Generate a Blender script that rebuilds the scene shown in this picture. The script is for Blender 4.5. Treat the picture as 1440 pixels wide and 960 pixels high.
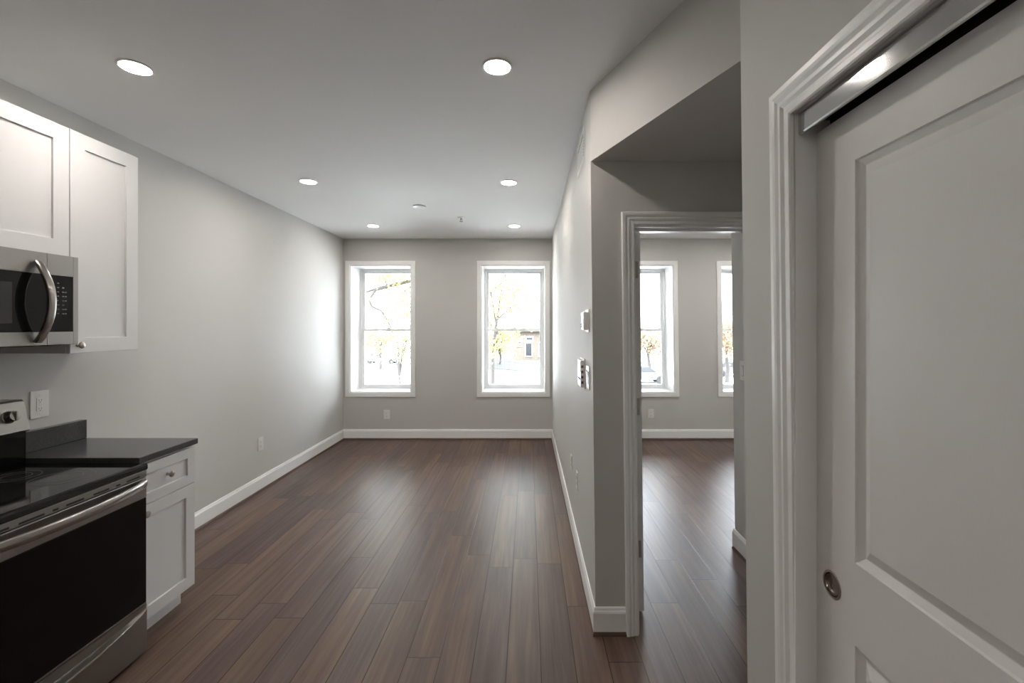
import bpy, bmesh, math, random
from mathutils import Vector, Matrix
R = math.radians
PI = math.pi
random.seed(7)
for o in list(bpy.data.objects):
    bpy.data.objects.remove(o)
scene = bpy.context.scene
COL = scene.collection

# ------------------------------------------------------------------ camera
H = 1.54                       # eye height
cam_d = bpy.data.cameras.new('camera')
cam = bpy.data.objects.new('camera', cam_d)
COL.objects.link(cam)
cam.location = (0, 0, H)
cam.rotation_euler = (R(90), 0, 0)
cam_d.sensor_width = 36
cam_d.lens = 16.0
cam_d.shift_x = -23 / 1440
cam_d.shift_y = -23 / 1440
cam_d.clip_start = 0.02
cam_d.clip_end = 600
scene.camera = cam

# ------------------------------------------------------------------ world and exposure
SKY_STRENGTH = 9.5
LAMP_STRENGTH = 42.0
scene.view_settings.view_transform = 'Standard'
scene.view_settings.look = 'None'
scene.view_settings.exposure = 2.36
scene.view_settings.gamma = 1.0
scene.view_settings.use_curve_mapping = False
world = bpy.data.worlds.new('overcast_sky')
scene.world = world
world.use_nodes = True
wn = world.node_tree.nodes
wl = world.node_tree.links
wn.clear()
wo = wn.new('ShaderNodeOutputWorld')
wb = wn.new('ShaderNodeBackground')
wb.inputs['Strength'].default_value = SKY_STRENGTH
wt = wn.new('ShaderNodeTexCoord')
ws = wn.new('ShaderNodeSeparateXYZ')
wr = wn.new('ShaderNodeValToRGB')
wr.color_ramp.elements[0].position = 0.0
wr.color_ramp.elements[0].color = (0.16, 0.165, 0.175, 1)
e_ = wr.color_ramp.elements.new(0.12); e_.color = (0.25, 0.26, 0.275, 1)
e_ = wr.color_ramp.elements.new(0.45); e_.color = (0.42, 0.45, 0.49, 1)
wr.color_ramp.elements[-1].position = 0.90
wr.color_ramp.elements[-1].color = (0.94, 1.0, 1.08, 1)
wl.new(wt.outputs['Generated'], ws.inputs[0])
wl.new(ws.outputs['Z'], wr.inputs[0])
wl.new(wr.outputs[0], wb.inputs['Color'])
wl.new(wb.outputs[0], wo.inputs[0])

# ------------------------------------------------------------------ room measures (metres)
XL = -2.493       # left wall face
XR = 0.319        # living room right wall face
YF = 6.13         # facade inner face
YD = 2.266        # wall with the bedroom doorway
ZC = 2.704        # ceiling
ZS = 2.354        # dropped soffit
YB = -2.4         # wall behind the camera
XC, YC = 0.662, 1.40    # corner of the closet wall
BX1 = 3.9         # bedroom right side

# ------------------------------------------------------------------ materials
def sock(nt, node, name, val):
    node.inputs[name].default_value = val

def mat(name, col, rough=0.5, metal=0.0, spec=0.5, bump=None, coat=0.0, aniso=0.0, var=None, emis=None):
    m = bpy.data.materials.new(name)
    m.use_nodes = True
    nt = m.node_tree
    b = nt.nodes['Principled BSDF']
    b.inputs['Base Color'].default_value = (*col, 1)
    b.inputs['Roughness'].default_value = rough
    b.inputs['Metallic'].default_value = metal
    b.inputs['Specular IOR Level'].default_value = spec
    b.inputs['Coat Weight'].default_value = coat
    if aniso:
        b.inputs['Anisotropic'].default_value = aniso
    tc = nt.nodes.new('ShaderNodeTexCoord')
    if var:                       # gentle colour variation (scale vector, amount)
        scl, amt = var
        mp = nt.nodes.new('ShaderNodeMapping')
        mp.inputs['Scale'].default_value = scl
        no = nt.nodes.new('ShaderNodeTexNoise')
        no.inputs['Scale'].default_value = 1.0
        no.inputs['Detail'].default_value = 4
        rp = nt.nodes.new('ShaderNodeMix')
        rp.data_type = 'RGBA'
        rp.inputs[6].default_value = (*[c * (1 - amt) for c in col], 1)
        rp.inputs[7].default_value = (*[min(1, c * (1 + amt)) for c in col], 1)
        nt.links.new(tc.outputs['Object'], mp.inputs[0])
        nt.links.new(mp.outputs[0], no.inputs['Vector'])
        nt.links.new(no.outputs[0], rp.inputs[0])
        nt.links.new(rp.outputs[2], b.inputs['Base Color'])
    if bump:                      # (scale, strength, distance)
        mp = nt.nodes.new('ShaderNodeMapping')
        s = bump[0]
        mp.inputs['Scale'].default_value = s if isinstance(s, tuple) else (s, s, s)
        no = nt.nodes.new('ShaderNodeTexNoise')
        no.inputs['Scale'].default_value = 1.0
        no.inputs['Detail'].default_value = 3
        bp = nt.nodes.new('ShaderNodeBump')
        bp.inputs['Strength'].default_value = bump[1]
        bp.inputs['Distance'].default_value = bump[2]
        nt.links.new(tc.outputs['Object'], mp.inputs[0])
        nt.links.new(mp.outputs[0], no.inputs['Vector'])
        nt.links.new(no.outputs[0], bp.inputs['Height'])
        nt.links.new(bp.outputs[0], b.inputs['Normal'])
    if emis:
        b.inputs['Emission Color'].default_value = (*emis[0], 1)
        b.inputs['Emission Strength'].default_value = emis[1]
    return m

M = {}
M['wall'] = mat('warm_grey_wall_paint', (0.590, 0.580, 0.560), 0.62, bump=(220, 0.12, 0.001))
M['ceil'] = mat('flat_ceiling_paint', (0.77, 0.765, 0.75), 0.8, bump=(180, 0.1, 0.001))
M['trim'] = mat('white_trim_enamel', (0.90, 0.90, 0.895), 0.32, bump=(120, 0.04, 0.0005))
M['vinyl'] = mat('white_window_vinyl', (0.92, 0.93, 0.93), 0.35)
M['door'] = mat('white_grained_door_paint', (0.80, 0.79, 0.775), 0.42, bump=((240, 240, 50), 0.25, 0.0006))
M['cab'] = mat('white_cabinet_lacquer', (0.745, 0.74, 0.74), 0.33, bump=(90, 0.03, 0.0005))
M['cabin'] = mat('cabinet_box_side', (0.55, 0.54, 0.53), 0.5)
M['steel'] = mat('brushed_stainless_steel', (0.33, 0.315, 0.30), 0.32, metal=1.0, bump=((6, 6, 900), 0.10, 0.0004))
M['steelh'] = mat('satin_steel_handle', (0.36, 0.34, 0.32), 0.24, metal=1.0)
M['alu'] = mat('brushed_aluminium_track', (0.58, 0.585, 0.575), 0.075, metal=1.0)
M['nickel'] = mat('brushed_nickel', (0.44, 0.39, 0.355), 0.28, metal=1.0)
M['bglass'] = mat('black_ceramic_glass', (0.005, 0.005, 0.005), 0.06, spec=0.32)
M['oglass'] = mat('black_oven_glass', (0.003, 0.003, 0.003), 0.12, spec=0.25)
M['bplastic'] = mat('black_enamel', (0.008, 0.008, 0.008), 0.25)
M['mwin'] = mat('dark_grey_microwave_screen', (0.03, 0.03, 0.03), 0.25)
M['print'] = mat('grey_printed_legend', (0.13, 0.13, 0.13), 0.5)
M['ring'] = mat('burner_ring_print', (0.10, 0.10, 0.10), 0.3)
M['dark'] = mat('dark_gap', (0.02, 0.02, 0.02), 0.8)
M['plastic'] = mat('white_switch_plastic', (0.80, 0.79, 0.77), 0.3)
M['plasticg'] = mat('grey_slot_plastic', (0.10, 0.10, 0.10), 0.6)
M['shoe'] = mat('brown_wood_shoe_moulding', (0.115, 0.068, 0.045), 0.5, var=((3, 3, 40), 0.3))
M['chrome'] = mat('sprinkler_chrome', (0.5, 0.5, 0.5), 0.2, metal=1.0)
M['lens'] = mat('lit_downlight_lens', (0.9, 0.9, 0.9), 0.5, emis=((1.0, 0.925, 0.85), LAMP_STRENGTH))
M['void'] = mat('closet_shade_dark', (0.12, 0.12, 0.12), 0.8)  # shade of the closed closet put into the wall colour
M['brick'] = mat('outside_brick', (0.42, 0.20, 0.14), 0.8, var=((3, 3, 12), 0.25))

# quartz counter: dark grey with fine speckle
def quartz():
    m = mat('dark_grey_speckled_quartz', (0.045, 0.046, 0.048), 0.16, spec=0.5)
    nt = m.node_tree
    b = nt.nodes['Principled BSDF']
    tc = nt.nodes.new('ShaderNodeTexCoord')
    v = nt.nodes.new('ShaderNodeTexVoronoi'); v.inputs['Scale'].default_value = 420
    r = nt.nodes.new('ShaderNodeValToRGB')
    r.color_ramp.elements[0].position = 0.0; r.color_ramp.elements[0].color = (0.030, 0.031, 0.033, 1)
    r.color_ramp.elements[1].position = 1.0; r.color_ramp.elements[1].color = (0.085, 0.087, 0.09, 1)
    nt.links.new(tc.outputs['Object'], v.inputs['Vector'])
    nt.links.new(v.outputs['Color'], r.inputs[0])
    nt.links.new(r.outputs[0], b.inputs['Base Color'])
    return m
M['quartz'] = quartz()

def pane_mat():
    m = bpy.data.materials.new('clear_window_glass')
    m.use_nodes = True
    nt = m.node_tree; nt.nodes.clear()
    o = nt.nodes.new('ShaderNodeOutputMaterial')
    t = nt.nodes.new('ShaderNodeBsdfTransparent'); t.inputs[0].default_value = (0.93, 0.95, 0.95, 1)
    g = nt.nodes.new('ShaderNodeBsdfGlossy'); g.inputs['Roughness'].default_value = 0.02
    f = nt.nodes.new('ShaderNodeFresnel'); f.inputs[0].default_value = 1.45
    x = nt.nodes.new('ShaderNodeMixShader')
    nt.links.new(f.outputs[0], x.inputs[0]); nt.links.new(t.outputs[0], x.inputs[1]); nt.links.new(g.outputs[0], x.inputs[2])
    nt.links.new(x.outputs[0], o.inputs[0])
    return m
M['pane'] = pane_mat()

# plank floor: rows run away from the camera, each board has its own tone and grain
def plank_mat():
    m = bpy.data.materials.new('brown_plank_floor')
    m.use_nodes = True
    nt = m.node_tree
    N = nt.nodes; L = nt.links
    b = N['Principled BSDF']
    def mth(op, a, bb=None, c=None):
        n = N.new('ShaderNodeMath'); n.operation = op
        for i, v in enumerate((a, bb, c)):
            if v is None: continue
            if isinstance(v, (int, float)): n.inputs[i].default_value = v
            else: L.new(v, n.inputs[i])
        return n.outputs[0]
    tc = N.new('ShaderNodeTexCoord')
    sp = N.new('ShaderNodeSeparateXYZ'); L.new(tc.outputs['Object'], sp.inputs[0])
    x, y = sp.outputs['X'], sp.outputs['Y']
    W, LEN = 0.155, 1.22
    rx = mth('DIVIDE', mth('ADD', x, 0.098 + 40 * W), W)
    row = mth('FLOOR', rx)
    wn1 = N.new('ShaderNodeTexWhiteNoise'); wn1.noise_dimensions = '1D'; L.new(row, wn1.inputs['W'])
    ry = mth('ADD', mth('DIVIDE', mth('ADD', y, 20.0), LEN), wn1.outputs['Value'])
    col = mth('FLOOR', ry)
    cv = N.new('ShaderNodeCombineXYZ'); L.new(row, cv.inputs[0]); L.new(col, cv.inputs[1])
    wn2 = N.new('ShaderNodeTexWhiteNoise'); wn2.noise_dimensions = '2D'; L.new(cv.outputs[0], wn2.inputs['Vector'])
    idv = wn2.outputs['Value']
    # grain coordinates
    gv = N.new('ShaderNodeCombineXYZ')
    L.new(mth('MULTIPLY', x, 38.0), gv.inputs[0])
    L.new(mth('ADD', mth('MULTIPLY', y, 1.3), mth('MULTIPLY', idv, 37.0)), gv.inputs[1])
    L.new(mth('MULTIPLY', idv, 11.0), gv.inputs[2])
    g1 = N.new('ShaderNodeTexNoise'); g1.inputs['Scale'].default_value = 1.0; g1.inputs['Detail'].default_value = 6; g1.inputs['Roughness'].default_value = 0.6; g1.inputs['Distortion'].default_value = 0.6
    L.new(gv.outputs[0], g1.inputs['Vector'])
    gv2 = N.new('ShaderNodeCombineXYZ')
    L.new(mth('MULTIPLY', x, 7.0), gv2.inputs[0])
    L.new(mth('ADD', mth('MULTIPLY', y, 0.8), mth('MULTIPLY', idv, 53.0)), gv2.inputs[1])
    g2 = N.new('ShaderNodeTexNoise'); g2.inputs['Scale'].default_value = 1.0; g2.inputs['Detail'].default_value = 3
    L.new(gv2.outputs[0], g2.inputs['Vector'])
    g3 = N.new('ShaderNodeTexNoise'); g3.inputs['Scale'].default_value = 4.0; g3.inputs['Detail'].default_value = 4
    gv3 = N.new('ShaderNodeCombineXYZ')
    L.new(mth('MULTIPLY', x, 30.0), gv3.inputs[0]); L.new(mth('MULTIPLY', y, 1.0), gv3.inputs[1])
    L.new(gv3.outputs[0], g3.inputs['Vector'])
    fac = mth('ADD', mth('MULTIPLY', g1.outputs[0], 0.55), mth('ADD', mth('MULTIPLY', g2.outputs[0], 0.42), mth('MULTIPLY', mth('SUBTRACT', idv, 0.5), 0.07)))
    rp = N.new('ShaderNodeValToRGB')
    e = rp.color_ramp.elements
    e[0].position = 0.28; e[0].color = (0.066, 0.043, 0.035, 1)
    e[1].position = 0.72; e[1].color = (0.215, 0.148, 0.108, 1)
    n_ = e.new(0.48); n_.color = (0.122, 0.083, 0.068, 1)
    L.new(fac, rp.inputs[0])
    # tint boards between purple-brown and tan
    hs = N.new('ShaderNodeMix'); hs.data_type = 'RGBA'; hs.blend_type = 'MULTIPLY'; hs.inputs[0].default_value = 1.0
    tr = N.new('ShaderNodeValToRGB')
    tr.color_ramp.elements[0].color = (0.92, 0.90, 1.02, 1); tr.color_ramp.elements[1].color = (1.10, 1.02, 0.90, 1)
    L.new(wn2.outputs['Color'], tr.inputs[0])
    L.new(rp.outputs[0], hs.inputs[6]); L.new(tr.outputs[0], hs.inputs[7])
    # seams
    fx = mth('FRACT', rx); ex = mth('MULTIPLY', mth('MINIMUM', fx, mth('SUBTRACT', 1.0, fx)), W)
    fy = mth('FRACT', ry); ey = mth('MULTIPLY', mth('MINIMUM', fy, mth('SUBTRACT', 1.0, fy)), LEN)
    ed = mth('MINIMUM', ex, ey)
    seam = mth('LESS_THAN', ed, 0.0021)
    mx = N.new('ShaderNodeMix'); mx.data_type = 'RGBA'
    L.new(seam, mx.inputs[0]); L.new(hs.outputs[2], mx.inputs[6]); mx.inputs[7].default_value = (0.02, 0.012, 0.01, 1)
    L.new(mx.outputs[2], b.inputs['Base Color'])
    L.new(mth('ADD', mth('MULTIPLY', g3.outputs[0], 0.12), 0.33), b.inputs['Roughness'])
    b.inputs['Specular IOR Level'].default_value = 0.30
    bp = N.new('ShaderNodeBump'); bp.inputs['Strength'].default_value = 0.35; bp.inputs['Distance'].default_value = 0.001
    hgt = mth('ADD', mth('MULTIPLY', g1.outputs[0], 0.5), mth('MULTIPLY', mth('MINIMUM', mth('DIVIDE', ed, 0.003), 1.0), 1.2))
    L.new(hgt, bp.inputs['Height']); L.new(bp.outputs[0], b.inputs['Normal'])
    return m
M['floor'] = plank_mat()

# ------------------------------------------------------------------ mesh helpers
def warp_fn(v):
    """old row house: the right-hand walls lean a little out of plumb"""
    if v.x >= 0.75 and v.y > 2.3: k = 0.013
    else:
        t = min(1, max(0, (v.y - 2.4) / 3.7)); k = 0.011 - 0.008 * t
    return Vector((v.x + k * (H - v.z), v.y, v.z))

class MB:
    def __init__(s): s.bm = bmesh.new()
    def box(s, a, b, bev=0.0, seg=2):
        x0, x1 = sorted((a[0], b[0])); y0, y1 = sorted((a[1], b[1])); z0, z1 = sorted((a[2], b[2]))
        vs = [s.bm.verts.new(p) for p in ((x0,y0,z0),(x1,y0,z0),(x1,y1,z0),(x0,y1,z0),(x0,y0,z1),(x1,y0,z1),(x1,y1,z1),(x0,y1,z1))]
        fs = [s.bm.faces.new([vs[i] for i in f]) for f in ((0,3,2,1),(4,5,6,7),(0,1,5,4),(1,2,6,5),(2,3,7,6),(3,0,4,7))]
        if bev > 0:
            es = list({e for f in fs for e in f.edges})
            bmesh.ops.bevel(s.bm, geom=es, offset=min(bev, 0.45 * min(x1-x0, y1-y0, z1-z0)), segments=seg, profile=0.5, affect='EDGES')
        return s
    def prism(s, pts, vec):
        """closed polygon of 3-D points extruded along vec"""
        vec = Vector(vec)
        a = [s.bm.verts.new(p) for p in pts]; b = [s.bm.verts.new(Vector(p) + vec) for p in pts]
        n = len(a)
        s.bm.faces.new(a[::-1]); s.bm.faces.new(b)
        for i in range(n): s.bm.faces.new((a[i], a[(i+1) % n], b[(i+1) % n], b[i]))
        return s
    def lathe(s, prof, centre, axis, seg=32, caps=True):
        """prof: (radius, height along axis)"""
        axis = Vector(axis).normalized()
        u = axis.orthogonal().normalized(); w = axis.cross(u); c = Vector(centre)
        rings = []
        for r, h in prof:
            if r < 1e-6: rings.append([s.bm.verts.new(c + axis * h)])
            else: rings.append([s.bm.verts.new(c + axis*h + (u*math.cos(2*PI*i/seg) + w*math.sin(2*PI*i/seg))*r) for i in range(seg)])
        for a, b in zip(rings, rings[1:]):
            for i in range(seg):
                j = (i+1) % seg
                if len(a) == 1 and len(b) == 1: continue
                if len(a) == 1: s.bm.faces.new((a[0], b[i], b[j]))
                elif len(b) == 1: s.bm.faces.new((a[i], a[j], b[0]))
                else: s.bm.faces.new((a[i], a[j], b[j], b[i]))
        if prof[0] == prof[-1]: caps = False
        if caps and len(rings[0]) > 1: s.bm.faces.new(rings[0][::-1])
        if caps and len(rings[-1]) > 1: s.bm.faces.new(rings[-1])
        return s
    def sweep(s, path, prof, up, closed=False, caps=True, width_fn=None):
        """sweep a section along a 3-D path; section (a,b): a along side, b along up-ish"""
        up = Vector(up); P = [Vector(p) for p in path]; n = len(P); rings = []
        for i, p in enumerate(P):
            if closed: t = (P[(i+1) % n] - P[i-1])
            else: t = P[min(i+1, n-1)] - P[max(i-1, 0)]
            t.normalize(); side = t.cross(up).normalized(); u2 = side.cross(t).normalized()
            k = width_fn(i/(n-1)) if width_fn else (1, 1)
            rings.append([s.bm.verts.new(p + side*a*k[0] + u2*b*k[1]) for a, b in prof])
        m = len(prof)
        rng = range(n) if closed else range(n-1)
        for i in rng:
            A, B = rings[i], rings[(i+1) % n]
            for j in range(m): s.bm.faces.new((A[j], A[(j+1) % m], B[(j+1) % m], B[j]))
        if not closed and caps:
            s.bm.faces.new(rings[0]); s.bm.faces.new(rings[-1][::-1])
        return s
    def tube(s, path, r, seg=10, up=(0, 0, 1), radii=None):
        prof = [(math.cos(2*PI*i/seg)*r, math.sin(2*PI*i/seg)*r) for i in range(seg)]
        wf = None
        if radii: wf = lambda t: (radii[0]*(1-t)+radii[1]*t,)*2
        return s.sweep(path, prof, up, width_fn=wf)
    def mould(s, corners, prof, mapf, closed):
        """mitred moulding: corners (a,z) of the inner edge in order, prof list of (outward, protrusion); mapf(a,z,v)->xyz"""
        n = len(corners); C = [Vector(c) for c in corners]; rings = []
        def nrm(d): return Vector((d.y, -d.x))
        for i in range(n):
            dp = (C[i] - C[i-1]).normalized() if (closed or i > 0) else None
            dn = (C[(i+1) % n] - C[i]).normalized() if (closed or i < n-1) else None
            if dp is None: m_ = nrm(dn)
            elif dn is None: m_ = nrm(dp)
            else:
                a, b = nrm(dp), nrm(dn); m_ = (a + b) / (1 + a.dot(b))
            rings.append([s.bm.verts.new(mapf(C[i].x + m_.x*u, C[i].y + m_.y*u, v)) for u, v in prof])
        m = len(prof)
        for i in (range(n) if closed else range(n-1)):
            A, B = rings[i], rings[(i+1) % n]
            for j in range(m): s.bm.faces.new((A[j], A[(j+1) % m], B[(j+1) % m], B[j]))
        if not closed:
            s.bm.faces.new(rings[0]); s.bm.faces.new(rings[-1][::-1])
        return s
    def build(s, name, m, parent=None, warp=False, smooth=False, origin=None, **props):
        bm = s.bm
        bmesh.ops.recalc_face_normals(bm, faces=bm.faces)
        if warp:
            for v in bm.verts: v.co = warp_fn(v.co)
        base = Vector((0, 0, 0))
        if parent is not None:
            base = WORLD_AT[parent.name].copy()
        if origin == 'auto' and parent is None:
            xs = [v.co for v in bm.verts]
            lo = Vector([min(v[i] for v in xs) for i in range(3)]); hi = Vector([max(v[i] for v in xs) for i in range(3)])
            own = Vector(((lo.x+hi.x)/2, (lo.y+hi.y)/2, lo.z))
        else: own = base
        for v in bm.verts: v.co -= own
        me = bpy.data.meshes.new(name)
        bm.to_mesh(me); bm.free()
        if isinstance(m, (list, tuple)):
            for q in m: me.materials.append(q)
        else: me.materials.append(m)
        o = bpy.data.objects.new(name, me)
        COL.objects.link(o)
        if parent is not None: o.parent = parent
        else: o.location = own
        WORLD_AT[o.name] = own.copy()
        if smooth:
            me.shade_smooth() if hasattr(me, 'shade_smooth') else None
            try: me.set_sharp_from_angle(angle=R(35))
            except Exception: pass
        for k, v in props.items():
            o[k] = v
        return o
WORLD_AT = {}

def thing(name, loc, label, cat, group=None):
    o = bpy.data.objects.new(name, None)
    o.empty_display_size = 0.05
    COL.objects.link(o)
    o.location = loc
    WORLD_AT[o.name] = Vector(loc)
    o['label'] = label; o['category'] = cat
    if group: o['group'] = group
    return o
def S(): return dict(kind='structure')

# ------------------------------------------------------------------ setting: shell
MB().box((-2.8, YB-0.1, -0.12), (4.1, 6.6, 0)).build('floor', M['floor'], **S())
MB().box((-2.8, YB-0.1, ZC), (4.1, 6.6, ZC+0.12)).build('ceiling', M['ceil'], **S())
MB().box((XL-0.14, YB-0.1, 0), (XL, YF, ZC)).build('wall_left', M['wall'], **S())
MB().box((XL-0.14, YB-0.1, 0), (1.8, YB, ZC)).build('wall_back', M['wall'], **S())

def pierced(mb, x0, x1, y0, y1, z0, z1, holes):
    """slab in x/z with rectangular holes (x0,x1,z0,z1), thickness y0..y1"""
    xs = sorted({x0, x1, *[h[0] for h in holes], *[h[1] for h in holes]})
    zs = sorted({z0, z1, *[h[2] for h in holes], *[h[3] for h in holes]})
    inside = lambda a, b: any(h[0] < a < h[1] and h[2] < b < h[3] for h in holes)
    for i in range(len(xs)-1):
        for j in range(len(zs)-1):
            if inside((xs[i]+xs[i+1])/2, (zs[j]+zs[j+1])/2): continue
            a, b, c, d = xs[i], xs[i+1], zs[j], zs[j+1]
            vs = {}
            def V(x, y, z):
                return mb.bm.verts.new((x, y, z))
            mb.bm.faces.new((V(a,y0,c), V(b,y0,c), V(b,y0,d), V(a,y0,d)))
            mb.bm.faces.new((V(a,y1,c), V(a,y1,d), V(b,y1,d), V(b,y1,c)))
            for (p, q, ox, oz) in (((a,c),(b,c),0,-1), ((b,c),(b,d),1,0), ((b,d),(a,d),0,1), ((a,d),(a,c),-1,0)):
                mx_ = (p[0]+q[0])/2 + ox*1e-4; mz_ = (p[1]+q[1])/2 + oz*1e-4
                out = not (x0 < mx_ < x1 and z0 < mz_ < z1) or inside(mx_, mz_)
                if out: mb.bm.faces.new((V(p[0],y0,p[1]), V(q[0],y0,q[1]), V(q[0],y1,q[1]), V(p[0],y1,p[1])))
    bmesh.ops.remove_doubles(mb.bm, verts=mb.bm.verts, dist=1e-5)
    return mb

WZ0, WZ1 = 0.633, 2.345
WINS = [(-2.404, -1.578), (-0.635, 0.233), (1.092, 1.960), (2.600, 3.468)]
holes = [(a, b, WZ0, WZ1) for a, b in WINS]
pierced(MB(), -2.8, 4.1, YF, 6.60, 0, ZC, holes).build('wall_front', M['wall'], **S())

# partition between living room and bedroom
MB().box((XR, YD+0.14, 0), (XR+0.115, YF, ZC)).build('wall_right', M['wall'], warp=True, **S())
# wall with the bedroom doorway
DX0, DX1, DZ = 0.532, 1.30, 2.043
pierced(MB(), XR, 1.62, YD, YD+0.14, 0, ZS+0.35, [(DX0, DX1, -1, DZ)]).build('wall_hall', M['wall'], warp=True, **S())
# short bedroom wall carrying the light switch, and what lies behind it
MB().box((1.403, YD+0.14, 0), (1.52, 3.13, ZC)).build('wall_bedroom_side', M['wall'], warp=True, **S())
MB().box((1.52, 3.01, 0), (BX1+0.1, 3.13, ZC)).build('wall_bedroom_back', M['wall'], **S())
MB().box((BX1, 3.13, 0), (BX1+0.12, YF, ZC)).build('wall_bedroom_right', M['wall'], **S())
# closet wall on the right with its opening (toward the camera)
CY0, CY1, CZ = 0.245, 1.128, 2.066       # opening along y, its height
mb = MB()
def closet_cell(y0, y1, z0, z1): mb.box((XC, y0, z0), (XC+0.115, y1, z1))
closet_cell(YB, CY0, 0, ZC); closet_cell(CY0, CY1, CZ, ZC); closet_cell(CY1, YC, 0, ZC)
mb.build('wall_closet', M['wall'], warp=True, **S())
MB().box((XC+0.115, YC-0.12, 0), (1.62, YC, ZC)).build('wall_closet_end', M['wall'], warp=True, **S())
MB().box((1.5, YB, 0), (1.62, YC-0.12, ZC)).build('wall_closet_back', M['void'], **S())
MB().box((1.5, YC, 0), (1.62, YD, ZC)).build('wall_hall_end', M['wall'], **S())
# dropped soffit with its slanting face
MB().prism([(XR, YD-0.001, ZS), (XC, YC+0.001, ZS), (1.5, YC+0.001, ZS), (1.5, YD-0.001, ZS)], (0, 0, ZC-ZS)).build('ceiling_soffit', M['wall'], warp=True, **S())

# ------------------------------------------------------------------ baseboards and shoe mouldings
BPROF = [(0.004, 0.022), (0.0135, 0.022), (0.0135, 0.112), (0.012, 0.120), (0.0085, 0.127), (0.0085, 0.132), (0.006, 0.139), (0.001, 0.140), (0.001, 0.022)]
SPROF = [(0.0, 0.0), (0.017, 0.0), (0.016, 0.010), (0.011, 0.018), (0.004, 0.024), (0.0, 0.024)]
def run(name, pts, prof, m, warp=False):
    """section stepping to the left of the walking direction; pts in plan, mitred"""
    mb = MB(); P = [Vector(p) for p in pts]; n = len(P); rings = []
    for i in range(n):
        dp = (P[i]-P[i-1]).normalized() if i > 0 else None
        dn = (P[i+1]-P[i]).normalized() if i < n-1 else None
        N_ = lambda d: Vector((-d.y, d.x))
        if dp is None: mv = N_(dn)
        elif dn is None: mv = N_(dp)
        else:
            a, b = N_(dp), N_(dn); mv = (a+b)/(1+a.dot(b))
        rings.append([mb.bm.verts.new((P[i].x+mv.x*u, P[i].y+mv.y*u, z)) for u, z in prof])
    m_ = len(prof)
    for A, B in zip(rings, rings[1:]):
        for j in range(m_): mb.bm.faces.new((A[j], A[(j+1) % m_], B[(j+1) % m_], B[j]))
    mb.bm.faces.new(rings[0]); mb.bm.faces.new(rings[-1][::-1])
    return mb.build(name, m, warp=warp, **S())
RUNS = [('left', [(XL, YF), (XL, 2.53)], False),
        ('front', [(XR, YF), (XL, YF)], False),
        ('right', [(0.471, YD), (XR, YD), (XR, YF)][::1], True),
        ('bedroom_front', [(BX1, YF), (XR+0.115, YF)], False),
        ('bedroom_side', [(1.52, 3.13), (1.403, 3.13), (1.403, YD+0.14)][::-1], True)]
def offs(nm):
    return nm
k = 0
for nm, pts, wp in RUNS:
    # orient so the room is on the left of travel
    if nm == 'left': pts = [(XL, YF), (XL, 2.53)]
    if nm == 'right': pts = [(XR, YF), (XR, YD), (0.471, YD)]
    k += 1
    if nm == 'left': pts_ = pts               # travel -y: left is +x
    elif nm in ('front', 'bedroom_front'): pts_ = pts   # travel -x: left is -y
    elif nm == 'right': pts_ = pts[::-1]
    else: pts_ = pts
    if nm == 'right': pts_ = [(0.471, YD), (XR, YD), (XR, YF)]     # travel -x (left -y), then +y (left -x)
    if nm == 'bedroom_side': pts_ = [(1.52, 3.13), (1.403, 3.13), (1.403, YD+0.14)][::-1]   # travel +y: left is -x, then +x: left is +y
    run('baseboard_'+nm, pts_, BPROF, M['trim'], wp)
    run('trim_%d' % k, pts_, SPROF, M['shoe'], wp)

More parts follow.
